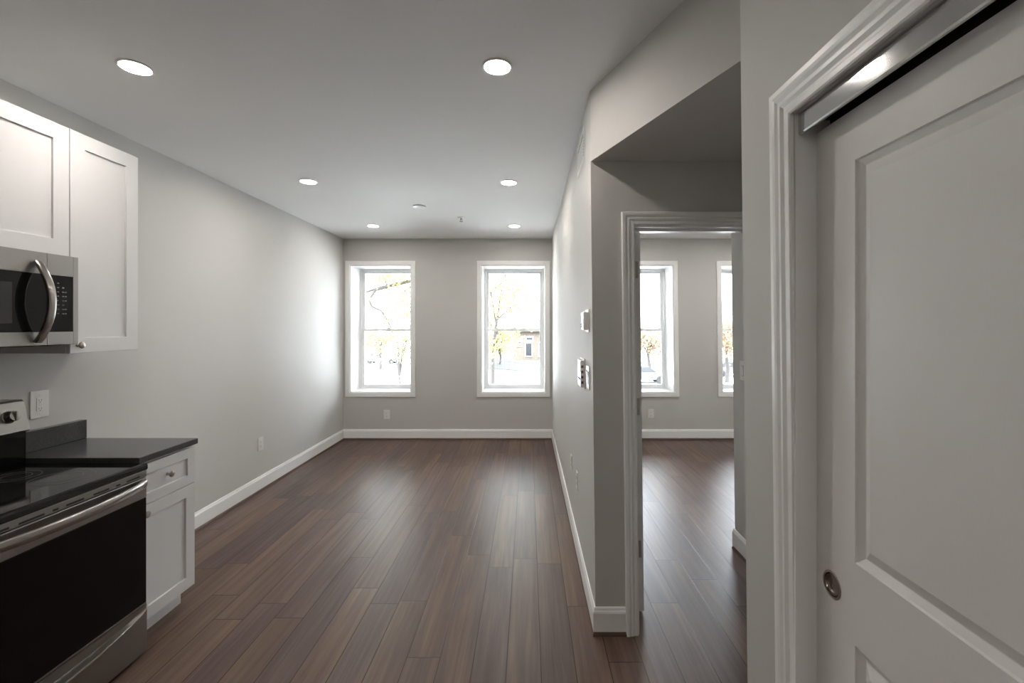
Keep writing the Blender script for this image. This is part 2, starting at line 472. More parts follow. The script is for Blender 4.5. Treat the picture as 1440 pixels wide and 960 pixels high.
# ------------------------------------------------------------------ windows
CAS = [(0.0, 0.0), (0.0, 0.012), (0.004, 0.016), (0.054, 0.016), (0.058, 0.012), (0.058, 0.0)]
def window(n, x0, x1, warp):
    mapf = lambda a, z, v: (a, YF - v, z)
    root = bpy.data.objects.new('window_%d' % n, None); COL.objects.link(root)
    root.location = ((x0+x1)/2, YF, WZ0); WORLD_AT[root.name] = Vector(root.location)
    root['kind'] = 'structure'
    # casing round the opening (inner edge path, counter-clockwise so outward is right-hand side)
    ring = [(x0, WZ0), (x1, WZ0), (x1, WZ1), (x0, WZ1)]
    MB().mould(ring, CAS, mapf, True).build('casing', M['trim'], root, warp=warp)
    # white reveal boards lining the deep opening
    t = 0.012; mb = MB()
    mb.box((x0, YF-0.002, WZ0+t), (x0+t, 6.462, WZ1-t)).box((x1-t, YF-0.002, WZ0+t), (x1, 6.462, WZ1-t))
    mb.box((x0, YF-0.002, WZ1-t), (x1, 6.462, WZ1))
    mb.build('reveal', M['trim'], root, warp=warp)
    MB().box((x0, YF-0.002, WZ0), (x1, 6.462, WZ0+t)).build('sill', M['trim'], root, warp=warp)
    # vinyl frame
    a0, a1, b0, b1 = x0, x1, WZ0, WZ1
    fw = 0.034; y0, y1 = 6.462, 6.555; mb = MB()
    mb.box((a0, y0, b0), (a0+fw, y1, b1), 0.002).box((a1-fw, y0, b0), (a1, y1, b1), 0.002)
    mb.box((a0+fw, y0, b1-fw), (a1-fw, y1, b1), 0.002).box((a0+fw, y0, b0), (a1-fw, y1, b0+0.022), 0.002)
    # sash track ribs in the side jambs
    for sx, d in ((a0+fw, 1), (a1-fw, -1)):
        mb.box((sx, 6.506, b0+0.022), (sx+d*0.006, 6.511, b1-fw))
    mb.build('frame', M['vinyl'], root, warp=warp)
    zm = 1.472; sw = 0.036
    def sash(name, ya, yb, za, zb, bot, top):
        mb = MB(); p, q = a0+fw+0.001, a1-fw-0.001
        mb.box((p, ya, za), (p+sw, yb, zb), 0.003).box((q-sw, ya, za), (q, yb, zb), 0.003)
        mb.box((p+sw, ya, za), (q-sw, yb, za+bot), 0.003).box((p+sw, ya, zb-top), (q-sw, yb, zb), 0.003)
        s_ = mb.build(name, M['vinyl'], root, warp=warp)
        MB().box((p+sw-0.004, (ya+yb)/2-0.002, za+bot-0.004), (q-sw+0.004, (ya+yb)/2+0.002, zb-top+0.004)).build('pane', M['pane'], s_, warp=warp)
        return s_
    sash('lower_sash', 6.476, 6.503, b0+0.022, zm+0.018, 0.045, 0.036)
    sash('upper_sash', 6.514, 6.541, zm-0.018, b1-fw, 0.036, 0.036)
    mb = MB(); xm = (x0+x1)/2
    mb.box((xm-0.028, 6.478, zm+0.018), (xm+0.028, 6.502, zm+0.026), 0.003)
    mb.lathe([(0.010, 0), (0.010, 0.010), (0.004, 0.013)], (xm, 6.490, zm+0.026), (0, 0, 1), 16)
    mb.build('sash_lock', M['vinyl'], root, warp=warp)
    return root
for i, (a, b) in enumerate(WINS): window(i+1, a, b, i >= 2)

# ------------------------------------------------------------------ doorway to the bedroom
DPROF = [(0.0, 0.0), (0.0, 0.008), (0.003, 0.011), (0.012, 0.0115), (0.015, 0.0085), (0.020, 0.009), (0.027, 0.0145), (0.033, 0.0150), (0.036, 0.0125), (0.043, 0.0165), (0.050, 0.018), (0.060, 0.018), (0.063, 0.014), (0.063, 0.0)]
e = 0.005
root1 = bpy.data.objects.new('door_1', None); COL.objects.link(root1); root1.location = (DX0, YD, 0); WORLD_AT['door_1'] = Vector((DX0, YD, 0)); root1['kind'] = 'structure'
MB().mould([(DX1-e, 0.0), (DX1-e, DZ-e), (DX0+e-0.006, DZ-e), (DX0+e-0.006, 0.0)], DPROF, lambda a, z, v: (a, YD-v, z), False).build('casing', M['trim'], root1, warp=True)
mb = MB()
mb.box((DX0-0.0, YD-0.001, 0), (DX0+0.004, YD+0.142, DZ)).box((DX1-0.016, YD-0.001, 0), (DX1, YD+0.142, DZ)).box((DX0+0.004, YD-0.001, DZ-0.016), (DX1-0.016, YD+0.142, DZ))
mb.box((DX0+0.004, YD+0.05, 0), (DX0+0.014, YD+0.09, DZ-0.016)).box((DX1-0.026, YD+0.05, 0), (DX1-0.016, YD+0.09, DZ-0.016)).box((DX0+0.004, YD+0.05, DZ-0.026), (DX1-0.016, YD+0.09, DZ-0.016))
mb.build('jamb', M['trim'], root1, warp=True)
# the leaf stands open into the bedroom, seen edge-on
def panel_leaf(mb, u0, u1, z0, z1, th, panels, mapf, bev=0.018, dep=0.009, hole=None):
    """door slab with sunk-and-raised panels on both faces; mapf(u, z, v), v = 0..th"""
    us = sorted({u0, u1, *[p[0] for p in panels], *[p[1] for p in panels]})
    zs = sorted({z0, z1, *[p[2] for p in panels], *[p[3] for p in panels]})
    bm = mb.bm
    inside = lambda a, b: any(p[0] < a < p[1] and p[2] < b < p[3] for p in panels)
    def quad(pts): bm.faces.new([bm.verts.new(mapf(*p)) for p in pts])
    for side in (0, th):
        sg = 1 if side == 0 else -1
        for i in range(len(us)-1):
            for j in range(len(zs)-1):
                if inside((us[i]+us[i+1])/2, (zs[j]+zs[j+1])/2): continue
                if hole and side == 0 and us[i] < hole[0] < us[i+1] and zs[j] < hole[1] < zs[j+1]:
                    hu, hz, hr = hole
                    cs = [(us[i], zs[j]), (us[i+1], zs[j]), (us[i+1], zs[j+1]), (us[i], zs[j+1])]
                    an = sorted([2*PI*q/40 for q in range(40)] + [math.atan2(c_[1]-hz, c_[0]-hu) % (2*PI) for c_ in cs])
                    ring = []
                    for a_ in an:
                        du, dz = math.cos(a_), math.sin(a_); tt_ = []
                        if du > 1e-9: tt_.append((us[i+1]-hu)/du)
                        if du < -1e-9: tt_.append((us[i]-hu)/du)
                        if dz > 1e-9: tt_.append((zs[j+1]-hz)/dz)
                        if dz < -1e-9: tt_.append((zs[j]-hz)/dz)
                        q = min(tt_); ring.append(((hu+du*hr, hz+dz*hr, 0), (hu+du*q, hz+dz*q, 0)))
                    for A_, B_ in zip(ring, ring[1:]+ring[:1]): quad([A_[0], A_[1], B_[1], B_[0]])
                    continue
                quad([(us[i], zs[j], side), (us[i+1], zs[j], side), (us[i+1], zs[j+1], side), (us[i], zs[j+1], side)])
        for a, b, c, d in panels:
            steps = [(0, 0), (0.003, dep*0.4), (bev*0.5, dep*0.7), (bev*0.85, dep), (bev*0.95, dep), (bev*2.0, dep*0.15), (bev*2.15, dep*0.05)]
            for (o0, h0), (o1, h1) in zip(steps, steps[1:]):
                A = [(a+o0, c+o0), (b-o0, c+o0), (b-o0, d-o0), (a+o0, d-o0)]
                B = [(a+o1, c+o1), (b-o1, c+o1), (b-o1, d-o1), (a+o1, d-o1)]
                for q in range(4):
                    r_ = (q+1) % 4
                    quad([(*A[q], side+sg*h0), (*A[r_], side+sg*h0), (*B[r_], side+sg*h1), (*B[q], side+sg*h1)])
            o1, h1 = steps[-1]
            quad([(a+o1, c+o1, side+sg*h1), (b-o1, c+o1, side+sg*h1), (b-o1, d-o1, side+sg*h1), (a+o1, d-o1, side+sg*h1)])
    for (p, q) in (((u0, z0), (u1, z0)), ((u1, z0), (u1, z1)), ((u1, z1), (u0, z1)), ((u0, z1), (u0, z0))):
        quad([(*p, 0), (*q, 0), (*q, th), (*p, th)])
    bmesh.ops.remove_doubles(bm, verts=bm.verts, dist=1e-5)
    return mb
LX = 0.566
leaf = panel_leaf(MB(), 2.432, 3.165, 0.014, 2.03, 0.035, [(2.432+0.115, 3.165-0.115, 1.03, 1.915), (2.432+0.115, 3.165-0.115, 0.23, 0.84)], lambda u, z, v: (LX+0.035-v, u, z)).build('leaf', M['door'], root1, warp=True)
for zc in (1.835, 1.105, 0.345):
    hb = MB().box((LX+0.004, 2.4285, zc-0.045), (LX+0.024, 2.4315, zc+0.045), 0.001).lathe([(0.007, -0.045), (0.007, 0.045)], (LX+0.002, 2.424, zc), (0, 0, 1), 12)
    hb.box((DX0+0.004, 2.388, zc-0.045), (DX0+0.008, 2.418, zc+0.045))
    hb.build('hinge', M['nickel'], root1, warp=True)
mb = MB().lathe([(0.030, 0), (0.030, 0.006), (0.012, 0.010), (0.011, 0.035), (0.026, 0.045), (0.028, 0.058), (0.018, 0.068), (0, 0.069)], (LX+0.035, 3.10, 0.95), (1, 0, 0), 24)
mb.build('door_knob', M['nickel'], root1, warp=True, smooth=True)

# ------------------------------------------------------------------ closet door (right), its casing and track
CX = 0.712
root2 = bpy.data.objects.new('door_2', None); COL.objects.link(root2); root2.location = (CX, CY1, 0); WORLD_AT['door_2'] = Vector((CX, CY1, 0)); root2['kind'] = 'structure'
CPROF = [(u*0.082/0.063, v) for u, v in DPROF]
# travelling so that "right-hand" of the path is outward from the opening
MB().mould([(CY1, 0.0), (CY1, CZ-0.003), (CY0, CZ-0.003), (CY0, 0.0)], CPROF, lambda a, z, v: (XC-v, a, z), False).build('casing', M['trim'], root2, warp=True)
mb = MB()
mb.box((XC-0.002, CY1-0.004, 0), (XC+0.117, CY1+0.012, CZ)).box((XC-0.002, CY0-0.012, 0), (XC+0.117, CY0+0.004, CZ)).box((XC-0.002, CY0, CZ-0.002), (XC+0.117, CY1, CZ+0.012))
mb.build('jamb', M['trim'], root2)
# aluminium fascia in front of the hanging track
mb = MB()
fx = XC + 0.004
mb.prism([(fx, CY0+0.004, 2.062), (fx, CY0+0.004, 2.012), (fx+0.002, CY0+0.004, 2.008), (fx+0.008, CY0+0.004, 2.008), (fx+0.008, CY0+0.004, 2.011), (fx+0.003, CY0+0.004, 2.013), (fx+0.003, CY0+0.004, 2.062)], (0, CY1-CY0-0.010, 0))
mb.build('track_fascia', M['alu'], root2)
mb = MB()
mb.box((fx+0.030, CY0+0.006, 2.045), (fx+0.082, CY1-0.006, 2.063)).box((fx+0.030, CY0+0.006, 2.030), (fx+0.034, CY1-0.006, 2.045)).box((fx+0.078, CY0+0.006, 2.030), (fx+0.082, CY1-0.006, 2.045))
mb.build('hanging_track', M['dark'], root2)
ca, cb = CY0-0.02, CY1-0.004
cl = panel_leaf(MB(), CY0+0.006, CY1-0.0045, 0.012, 2.013, 0.035, [(CY0+0.006+0.128, 0.992, 1.022, 1.900), (CY0+0.006+0.128, 0.992, 0.23, 0.842)], lambda u, z, v: (CX+v, u, z), bev=0.020, dep=0.011, hole=(1.067, 0.932, 0.0275)).build('leaf', M['door'], root2)
mb = MB()
c = (CX, 1.067, 0.932)
mb.lathe([(0.0262, -0.002), (0.0315, 0.0), (0.0316, 0.0010), (0.0305, 0.0020), (0.0285, 0.0022), (0.0265, 0.0012), (0.0262, -0.002)], c, (-1, 0, 0), 40)
pull = mb.build('flush_pull', M['nickel'], cl, smooth=True)
# cup of the pull, dished so it reads as a hollow
mb = MB()
bm = mb.bm
prof = [(0.0262, 0.0024), (0.0255, 0.0010), (0.0248, 0.0009)]
mb.lathe([(0.0, -0.0105), (0.010, -0.0102), (0.019, -0.0088), (0.0240, -0.0058), (0.0262, -0.0015), (0.0266, 0.0010)], c, (-1, 0, 0), 40, caps=False)
mb.build('cup', mat('shadowed_nickel_cup', (0.32, 0.28, 0.24), 0.22, metal=1.0), pull, smooth=True)

# ------------------------------------------------------------------ downlights, detector, sprinkler
DLS = [(-1.775, 2.055, 'recessed ceiling downlight nearest the white wall cabinets'),
       (-0.140, 2.050, 'recessed ceiling downlight nearest the slanted soffit, largest in the right row'),
       (-1.785, 3.690, 'middle recessed ceiling downlight of the row along the left wall'),
       (-0.160, 3.715, 'middle recessed ceiling downlight of the row along the right wall'),
       (-1.820, 5.335, 'recessed ceiling downlight near the left window, farthest of the left row'),
       (-0.165, 5.345, 'recessed ceiling downlight near the right window, farthest of the right row')]
lens_me = ring_me = None
DLS_ALL = DLS + [(-1.775, -1.24, 'unseen fill downlight added behind the camera, left'), (-0.140, -1.24, 'unseen fill downlight added behind the camera, right'),  # this pair is added as unseen fill for the near walls
                 (1.41, 5.33, 'recessed ceiling downlight in the bedroom, just under the door head'), (2.95, 5.33, 'unseen fill downlight added in the bedroom corner by the far right window'),  # all bedroom lamps after the first are added, unseen, to brighten it
                 (1.90, 3.85, 'unseen fill downlight added in the middle of the bedroom, nearer the doorway'), (3.2, 3.85, 'unseen fill downlight added at the back right of the bedroom')]
for i, (x, y, lb) in enumerate(DLS_ALL):
    t = thing('recessed_downlight', (x, y, ZC), lb, 'ceiling light', 'round recessed downlights in the ceiling')
    MB().lathe([(0.0585, 0.0), (0.070, 0.0), (0.071, -0.002), (0.0665, -0.005), (0.0595, -0.0055), (0.0575, -0.004), (0.0585, 0.0)], (x, y, ZC), (0, 0, 1), 40).build('trim_ring', M['plastic'], t, smooth=True)
    MB().lathe([(0.0, -0.0030), (0.0575, -0.0030), (0.0575, -0.001), (0.0, -0.001)], (x, y, ZC), (0, 0, 1), 32).build('lens', M['lens'], t)
x, y = (590-743)/143.5, 640/143.5
t = thing('smoke_detector', (x, y, ZC), 'flat round white cover plate on the ceiling between the two rows of lights', 'smoke detector')
MB().lathe([(0.0, 0.0), (0.062, 0.0), (0.064, -0.004), (0.060, -0.010), (0.050, -0.012), (0.0, -0.013)], (x, y, ZC), (0, 0, 1), 40).build('base_plate', M['plastic'], t, smooth=True)
MB().lathe([(0.0, -0.0125), (0.030, -0.0125), (0.028, -0.0150), (0.0, -0.0155)], (x, y, ZC), (0, 0, 1), 32).build('cap', M['plastic'], t, smooth=True)
x, y = (648.5-743)/130, 640/130
t = thing('fire_sprinkler', (x, y, ZC), 'small metal fire sprinkler head hanging from the ceiling', 'sprinkler')
MB().lathe([(0.0, 0.0), (0.040, 0.0), (0.040, -0.003), (0.030, -0.009), (0.0, -0.009)], (x, y, ZC), (0, 0, 1), 32).build('escutcheon', M['plastic'], t, smooth=True)
mb = MB().lathe([(0.0, -0.008), (0.011, -0.008), (0.011, -0.022), (0.0, -0.022)], (x, y, ZC), (0, 0, 1), 16)
for sg in (-1, 1):
    mb.tube([(x+sg*0.008, y, ZC-0.020), (x+sg*0.014, y, ZC-0.030), (x+sg*0.006, y, ZC-0.044)], 0.002, 6, up=(0, 1, 0))
mb.build('frame', M['chrome'], t)
MB().lathe([(0.0, -0.043), (0.018, -0.043), (0.018, -0.045), (0.0, -0.046)], (x, y, ZC), (0, 0, 1), 20).build('deflector', M['chrome'], t)

# ------------------------------------------------------------------ wall plates
def frame_map(c, right, out):
    c = Vector(c); r = Vector(right); o = Vector(out); u = Vector((0, 0, 1))
    return lambda a, b, v: tuple(c + r*a + u*b + o*v)
def plate_box(mb, F, a0, a1, b0, b1, v0, v1, bev=0.0):
    p, q = Vector(F(a0, b0, v0)), Vector(F(a1, b1, v1))
    return mb.box(p, q, bev)
def outlet(name, c, right, out, label, w=0.072, h=0.116, warp=False, group='white duplex wall outlets', gfci=False):
    t = thing(name, warp_fn(Vector(c)) if warp else c, label, 'wall outlet', group)
    F = frame_map(c, right, out)
    plate_box(MB(), F, -w/2, w/2, -h/2, h/2, 0, 0.006, 0.002).build('cover_plate', M['plastic'], t, warp=warp)
    if gfci:
        f = plate_box(MB(), F, -0.0165, 0.0165, -0.034, 0.034, 0.006, 0.008, 0.001).build('socket', M['plastic'], t, warp=warp)
        mb = MB()
        for s in (-1, 1):
            for a in (-0.006, 0.006): plate_box(MB(), F, a-0.001, a+0.001, s*0.021-0.004, s*0.021+0.004, 0.008, 0.0084).build('slot', M['plasticg'], f, warp=warp)
            plate_box(MB(), F, -0.002, 0.002, s*0.021-0.012, s*0.021-0.008, 0.008, 0.0084).build('slot', M['plasticg'], f, warp=warp)
        for b in (-0.004, 0.004): plate_box(MB(), F, -0.006, 0.006, b-0.0025, b+0.0025, 0.008, 0.0092, 0.0004).build('button', M['cab'], t, warp=warp)
        MB().lathe([(0.0, 0.0), (0.003, 0.0), (0.002, 0.001), (0, 0.001)], F(0, 0.048, 0.006), out, 12).build('screw', M['plastic'], t, warp=warp)
        MB().lathe([(0.0, 0.0), (0.003, 0.0), (0.002, 0.001), (0, 0.001)], F(0, -0.048, 0.006), out, 12).build('screw', M['plastic'], t, warp=warp)
    else:
        for s in (-1, 1):
            f = plate_box(MB(), F, -0.017, 0.017, s*0.020-0.014, s*0.020+0.014, 0.006, 0.0078, 0.0008).build('socket', M['plastic'], t, warp=warp)
            mb = MB()
            for a in (-0.006, 0.006): plate_box(MB(), F, a-0.001, a+0.001, s*0.020-0.003, s*0.020+0.005, 0.0078, 0.0082).build('slot', M['plasticg'], f, warp=warp)
            plate_box(MB(), F, -0.002, 0.002, s*0.020-0.010, s*0.020-0.006, 0.0078, 0.0082).build('slot', M['plasticg'], f, warp=warp)
        MB().lathe([(0.0, 0.0), (0.003, 0.0), (0.002, 0.001), (0, 0.001)], F(0, 0, 0.006), out, 12).build('screw', M['plastic'], t, warp=warp)
    return t
z_ = lambda y, s: H + (457-y)/s
outlet('wall_outlet', ((544-743)/104.4, YF, z_(582.3, 104.4)), (1, 0, 0), (0, -1, 0), 'white outlet low on the window wall below the left window', w=0.082, h=0.122)
outlet('wall_outlet', ((915.3-743)/104.4, YF, z_(581.2, 104.4)), (1, 0, 0), (0, -1, 0), 'white outlet under the bedroom window, seen through the doorway', w=0.082, h=0.122)
outlet('wall_outlet', (XL, 640/((743-366)/2.493), z_(624, 151.2)), (0, 1, 0), (1, 0, 0), 'white outlet low on the long left wall above the baseboard', w=0.080, h=0.120)
outlet('wall_outlet', (XL, 2.317, z_(568.5, 277)), (0, 1, 0), (1, 0, 0), 'white outlet with two buttons above the dark counter beside the range', w=0.088, h=0.138, gfci=True)
outlet('wall_outlet', (XR, 3.43, 0.512), (0, 1, 0), (-1, 0, 0), 'white outlet low on the right wall, the farther of the two', w=0.072, h=0.105, warp=True)
outlet('wall_outlet', (XR, 3.05, 0.503), (0, 1, 0), (-1, 0, 0), 'white outlet low on the right wall, nearest the wall corner', w=0.072, h=0.116, warp=True)

def switch(c, right, out, label, gang=2, h=0.122, warp=True):
    t = thing('light_switch', warp_fn(Vector(c)) if warp else c, label, 'light switch')
    F = frame_map(c, right, out); w = 0.072 + 0.046*(gang-1)
    plate_box(MB(), F, -w/2, w/2, -h/2, h/2, 0, 0.006, 0.002).build('cover_plate', M['plastic'], t, warp=warp)
    for g in range(gang):
        a = (g-(gang-1)/2)*0.046
        fr = plate_box(MB(), F, a-0.0175, a+0.0175, -0.034, 0.034, 0.0055, 0.0068, 0.0004).build('rocker_frame', M['plasticg'], t, warp=warp)
        mb = MB()
        v = [F(a-0.016, -0.0325, 0.006), F(a+0.016, -0.0325, 0.006), F(a+0.016, -0.0325, 0.0085), F(a-0.016, -0.0325, 0.0085)]
        pts = [(-0.0325, 0.0060), (-0.0325, 0.0080), (0.0, 0.0072), (0.0325, 0.0110), (0.0325, 0.0060)]
        P0 = [Vector(F(a-0.016, b, q)) for b, q in pts]
        mb.prism(P0, Vector(F(a+0.016, 0, 0)) - Vector(F(a-0.016, 0, 0)))
        mb.build('rocker', M['plastic'], fr, warp=warp)
    return t
switch((XR, 2.435, 1.262), (0, 1, 0), (-1, 0, 0), 'white double light switch beside the intercom, nearest the wall corner')
switch((1.403, 2.958, z_(521.5, 216)), (0, 1, 0), (-1, 0, 0), 'white double light switch on the bedroom side wall past the doorway', h=0.126)

# thermostat: backplate and stepped body
c = (XR, 2.44, 1.562)
t = thing('thermostat', warp_fn(Vector(c)), 'white box thermostat high on the right wall above the light switch', 'thermostat')
F = frame_map(c, (0, 1, 0), (-1, 0, 0))
plate_box(MB(), F, -0.068, 0.068, -0.058, 0.060, 0, 0.006, 0.002).build('back_plate', M['plastic'], t, warp=True)
plate_box(MB(), F, -0.056, 0.062, -0.047, 0.047, 0.006, 0.030, 0.004).build('body', M['plastic'], t, warp=True)
plate_box(MB(), F, -0.030, 0.030, -0.010, 0.028, 0.030, 0.0305).build('display', mat('grey_green_display', (0.30, 0.33, 0.30), 0.2), t, warp=True)
for b in (-0.030, -0.018): plate_box(MB(), F, 0.036, 0.050, b-0.004, b+0.004, 0.030, 0.032, 0.001).build('button', M['plasticg'], t, warp=True)
# intercom
c = (XR, 2.655, 1.262)
t = thing('intercom', warp_fn(Vector(c)), 'white rectangular intercom station on the right wall beyond the switch', 'intercom')
F = frame_map(c, (0, 1, 0), (-1, 0, 0))
plate_box(MB(), F, -0.085, 0.085, -0.082, 0.086, 0, 0.008, 0.003).build('back_plate', M['plastic'], t, warp=True)
plate_box(MB(), F, -0.075, 0.080, -0.076, 0.078, 0.008, 0.026, 0.004).build('body', M['plastic'], t, warp=True)
plate_box(MB(), F, -0.040, 0.045, 0.010, 0.055, 0.026, 0.0265).build('display', mat('pale_blue_grey_display', (0.35, 0.38, 0.42), 0.2), t, warp=True)
for j in range(4):
    MB().lathe([(0, 0), (0.006, 0), (0.005, 0.002), (0, 0.002)], F(-0.045+0.03*j, -0.030, 0.026), (-1, 0, 0), 14).build('button', M['plasticg'], t, warp=True)
mb = MB()
for j in range(4): mb.box(F(-0.0755, -0.055+0.03*j, 0.010), F(-0.0735, -0.040+0.03*j, 0.022))
mb.build('side_slots', M['plasticg'], t, warp=True)

# air return grille high on the right wall
c = (XR, 2.665, 2.545)
t = thing('air_vent', warp_fn(Vector(c)), 'white framed air vent high on the right wall under the ceiling', 'air vent')
F = frame_map(c, (0, 1, 0), (-1, 0, 0)); w, h = 0.175, 0.092
mb = MB().mould([(-w+0.022, -h+0.022), (w-0.022, -h+0.022), (w-0.022, h-0.022), (-w+0.022, h-0.022)], [(0, 0), (0, 0.003), (0.003, 0.004), (0.018, 0.0045), (0.022, 0.002), (0.022, 0)], F, True)
mb.build('frame', M['plastic'], t, warp=True)
plate_box(MB(), F, -w+0.02, w-0.02, -h+0.02, h-0.02, 0.0, 0.0008).build('duct_shade', mat('duct_shade_black', (0.03, 0.028, 0.026), 0.8), t, warp=True)  # black sheet on the solid wall stands in for the duct's inner shade
for j in range(9):
    b = -h+0.028+j*(2*h-0.056)/8
    mb = MB(); pts = [(b-0.003, 0.0010), (b+0.002, 0.0010), (b+0.002, 0.0020), (b-0.002, 0.0020)]
    mb.prism([F(-w+0.022, q, v) for q, v in pts], (0, 2*w-0.044, 0)); mb.build('slat', M['plastic'], t, warp=True)

# ------------------------------------------------------------------ kitchen: shaker cabinets
def shaker(name, parent, xf, y0, y1, z0, z1, st, th=0.019, m=None):
    """door or drawer front: slab facing +x at xf, sunk centre panel"""
    mb = MB(); F = lambda a, z, v: (xf-th+v, a, z)
    ring = [(y0+st, z0+st), (y1-st, z0+st), (y1-st, z1-st), (y0+st, z1-st)]
    prof = [(0, 0.0), (0, th-0.0095), (0.0, th-0.001), (0.001, th), (st-0.0015, th), (st, th-0.0015), (st, 0)]
    mb.mould(ring, prof, F, True)
    mb.box((xf-th+0.002, y0+st-0.001, z0+st-0.001), (xf-0.0095, y1-st+0.001, z1-st+0.001))
    return mb.build(name, m or M['cab'], parent)
def knob(parent, x, y, z):
    return MB().lathe([(0, 0), (0.0085, 0), (0.0085, 0.002), (0.0055, 0.004), (0.005, 0.012), (0.0085, 0.016), (0.0145, 0.019), (0.0160, 0.023), (0.0145, 0.027), (0.008, 0.0295), (0, 0.030)], (x, y, z), (1, 0, 0), 24).build('knob', M['nickel'], parent, smooth=True)

YE = 2.524; YM = 2.147; YN = 1.385
# base cabinet
t = thing('base_cabinet', (-2.17, 2.335, 0), 'white shaker base cabinet with one drawer and one door under the dark counter', 'cabinet')
XF = -1.849
mb = MB().box((XL+0.002, YM+0.001, 0.109), (XF-0.021, YE, 0.884), 0.001)
mb.build('body', M['cab'], t)
MB().box((XL+0.002, YM+0.001, 0.0), (-1.928, YE, 0.109)).build('toe_kick', M['cab'], t)
d = shaker('drawer', t, XF, YM+0.004, YE-0.001, 0.6725, 0.868, 0.052); knob(d, XF, (YM+YE)/2-0.005, 0.779)
d = shaker('door', t, XF, YM+0.004, YE-0.001, 0.109, 0.6695, 0.064); knob(d, XF, YM+0.036, 0.632)
# counter and splash
t = thing('countertop', (-2.17, 2.335, 0.884), 'dark grey speckled stone countertop with a low backsplash', 'countertop')
MB().box((XL+0.002, YM-0.001, 0.884), (-1.834, YE+0.004, 0.914), 0.003).build('slab', M['quartz'], t)
MB().box((XL+0.002, YM-0.001, 0.9145), (-2.452, YE+0.004, 1.016), 0.002).build('backsplash', M['quartz'], t)
# wall cabinets
XU = -2.163
t = thing('wall_cabinet', (-2.32, 2.335, 1.406), 'tall narrow white shaker wall cabinet right of the microwave', 'cabinet')
MB().box((XL+0.002, YM+0.001, 1.406), (XU-0.021, YE, 2.467), 0.001).build('body', M['cab'], t)
d = shaker('door', t, XU, YM+0.002, YE-0.001, 1.406, 2.467, 0.073); knob(d, XU, YM+0.036, 1.444)
t = thing('wall_cabinet', (-2.32, 1.766, 1.862), 'short wide white shaker wall cabinet above the microwave', 'cabinet')
MB().box((XL+0.002, YN, 1.862), (XU-0.021, YM-0.002, 2.467), 0.001).build('body', M['cab'], t)
ym = (YN+YM)/2
d = shaker('door', t, XU, ym+0.0015, YM-0.002, 1.862, 2.467, 0.073); knob(d, XU, ym+0.036, 1.90)
d = shaker('door', t, XU, YN+0.001, ym-0.0015, 1.862, 2.467, 0.073); knob(d, XU, ym-0.036, 1.90)

# ------------------------------------------------------------------ microwave
t = thing('microwave', (-2.3, 1.765, 1.453), 'stainless steel over-the-range microwave with black glass and bowed handle', 'microwave')
XM = -2.117; m0, m1 = YN+0.005, YM-0.006; mz0, mz1 = 1.452, 1.857; ys = 2.002
MB().box((XL+0.002, m0+0.003, mz0+0.006), (XM-0.035, m1-0.003, mz1), 0.002).build('body', M['bplastic'], t)
def front_frame(name, parent, ya, yb, za, zb, wl_, wr_, wb_, wt_, xf, th=0.034, m=None):
    mb = MB()
    mb.box((xf-th, ya, za), (xf, ya+wl_, zb), 0.0015) if wl_ > 0 else None
    mb.box((xf-th, yb-wr_, za), (xf, yb, zb), 0.0015) if wr_ > 0 else None
    mb.box((xf-th, ya+wl_, za), (xf, yb-wr_, za+wb_), 0.0015)
    mb.box((xf-th, ya+wl_, zb-wt_), (xf, yb-wr_, zb), 0.0015)
    return mb.build(name, m or M['steel'], parent)
dr = front_frame('door', t, m0, ys-0.0008, mz0, mz1, 0.035, 0.0, 0.058, 0.094, XM)
MB().box((XM-0.030, m0+0.035, mz0+0.057), (XM-0.001, ys-0.0008, mz1-0.093)).build('door_glass', M['bglass'], dr)
MB().box((XM-0.001, m0+0.075, mz0+0.095), (XM-0.0004, ys-0.135, mz1-0.140)).build('window_screen', M['mwin'], dr)
cp = front_frame('control_panel', t, ys+0.0008, m1, mz0, mz1, 0.0, 0.024, 0.058, 0.094, XM)
MB().box((XM-0.030, ys+0.0008, mz0+0.057), (XM-0.001, m1-0.023, mz1-0.093)).build('control_glass', M['bglass'], cp)
mb = MB()
for r_ in range(8):
    zz = mz1-0.128 - r_*0.0195
    for c_, (ya, wd) in enumerate(((ys+0.044, 0.008), (ys+0.066, 0.020))):
        if r_ == 0 and c_ == 1: continue
        if r_ == 0: wd = 0.020
        nd = 1 if (r_ * 3 + c_) % 4 == 0 else 2
        for k_ in range(nd):
            yy = ya + k_*wd*0.55
            mb.box((XM-0.0010, yy, zz-0.0028), (XM-0.0006, yy+wd*0.42, zz+0.0022))
mb.build('button_legends', M['print'], cp)
# bowed handle
yh = 1.958; path = []
for i in range(25):
    u = i/24; zz = 1.812 + (1.468-1.812)*u
    path.append((XM+0.006+0.062*math.sin(PI*u)**0.8, yh, zz))
sec = [(math.cos(a)*0.0165, math.sin(a)*0.0085) for a in [2*PI*i/16 for i in range(16)]]
sec = [(math.copysign(abs(a/0.0165)**0.6, a)*0.0165, math.copysign(abs(b/0.0085)**0.6, b)*0.0085) for a, b in sec]
MB().sweep(path, sec, (1, 0, 0.001)).build('handle', M['steelh'], t, smooth=True)
MB().box((XM-0.30, m0+0.02, mz0-0.004), (XM-0.02, m1-0.06, mz0+0.006)).build('grease_filter', M['dark'], t)

# ------------------------------------------------------------------ range
t = thing('range', (-2.15, 1.755, 0), 'stainless electric range with black glass cooktop and black oven door', 'stove')
r0, r1 = 1.378, 2.138; XA = -1.790; xb = XL+0.02
MB().box((xb, r0+0.004, 0.05), (XA-0.045, r1-0.003, 0.862), 0.002).build('body', M['bplastic'], t)
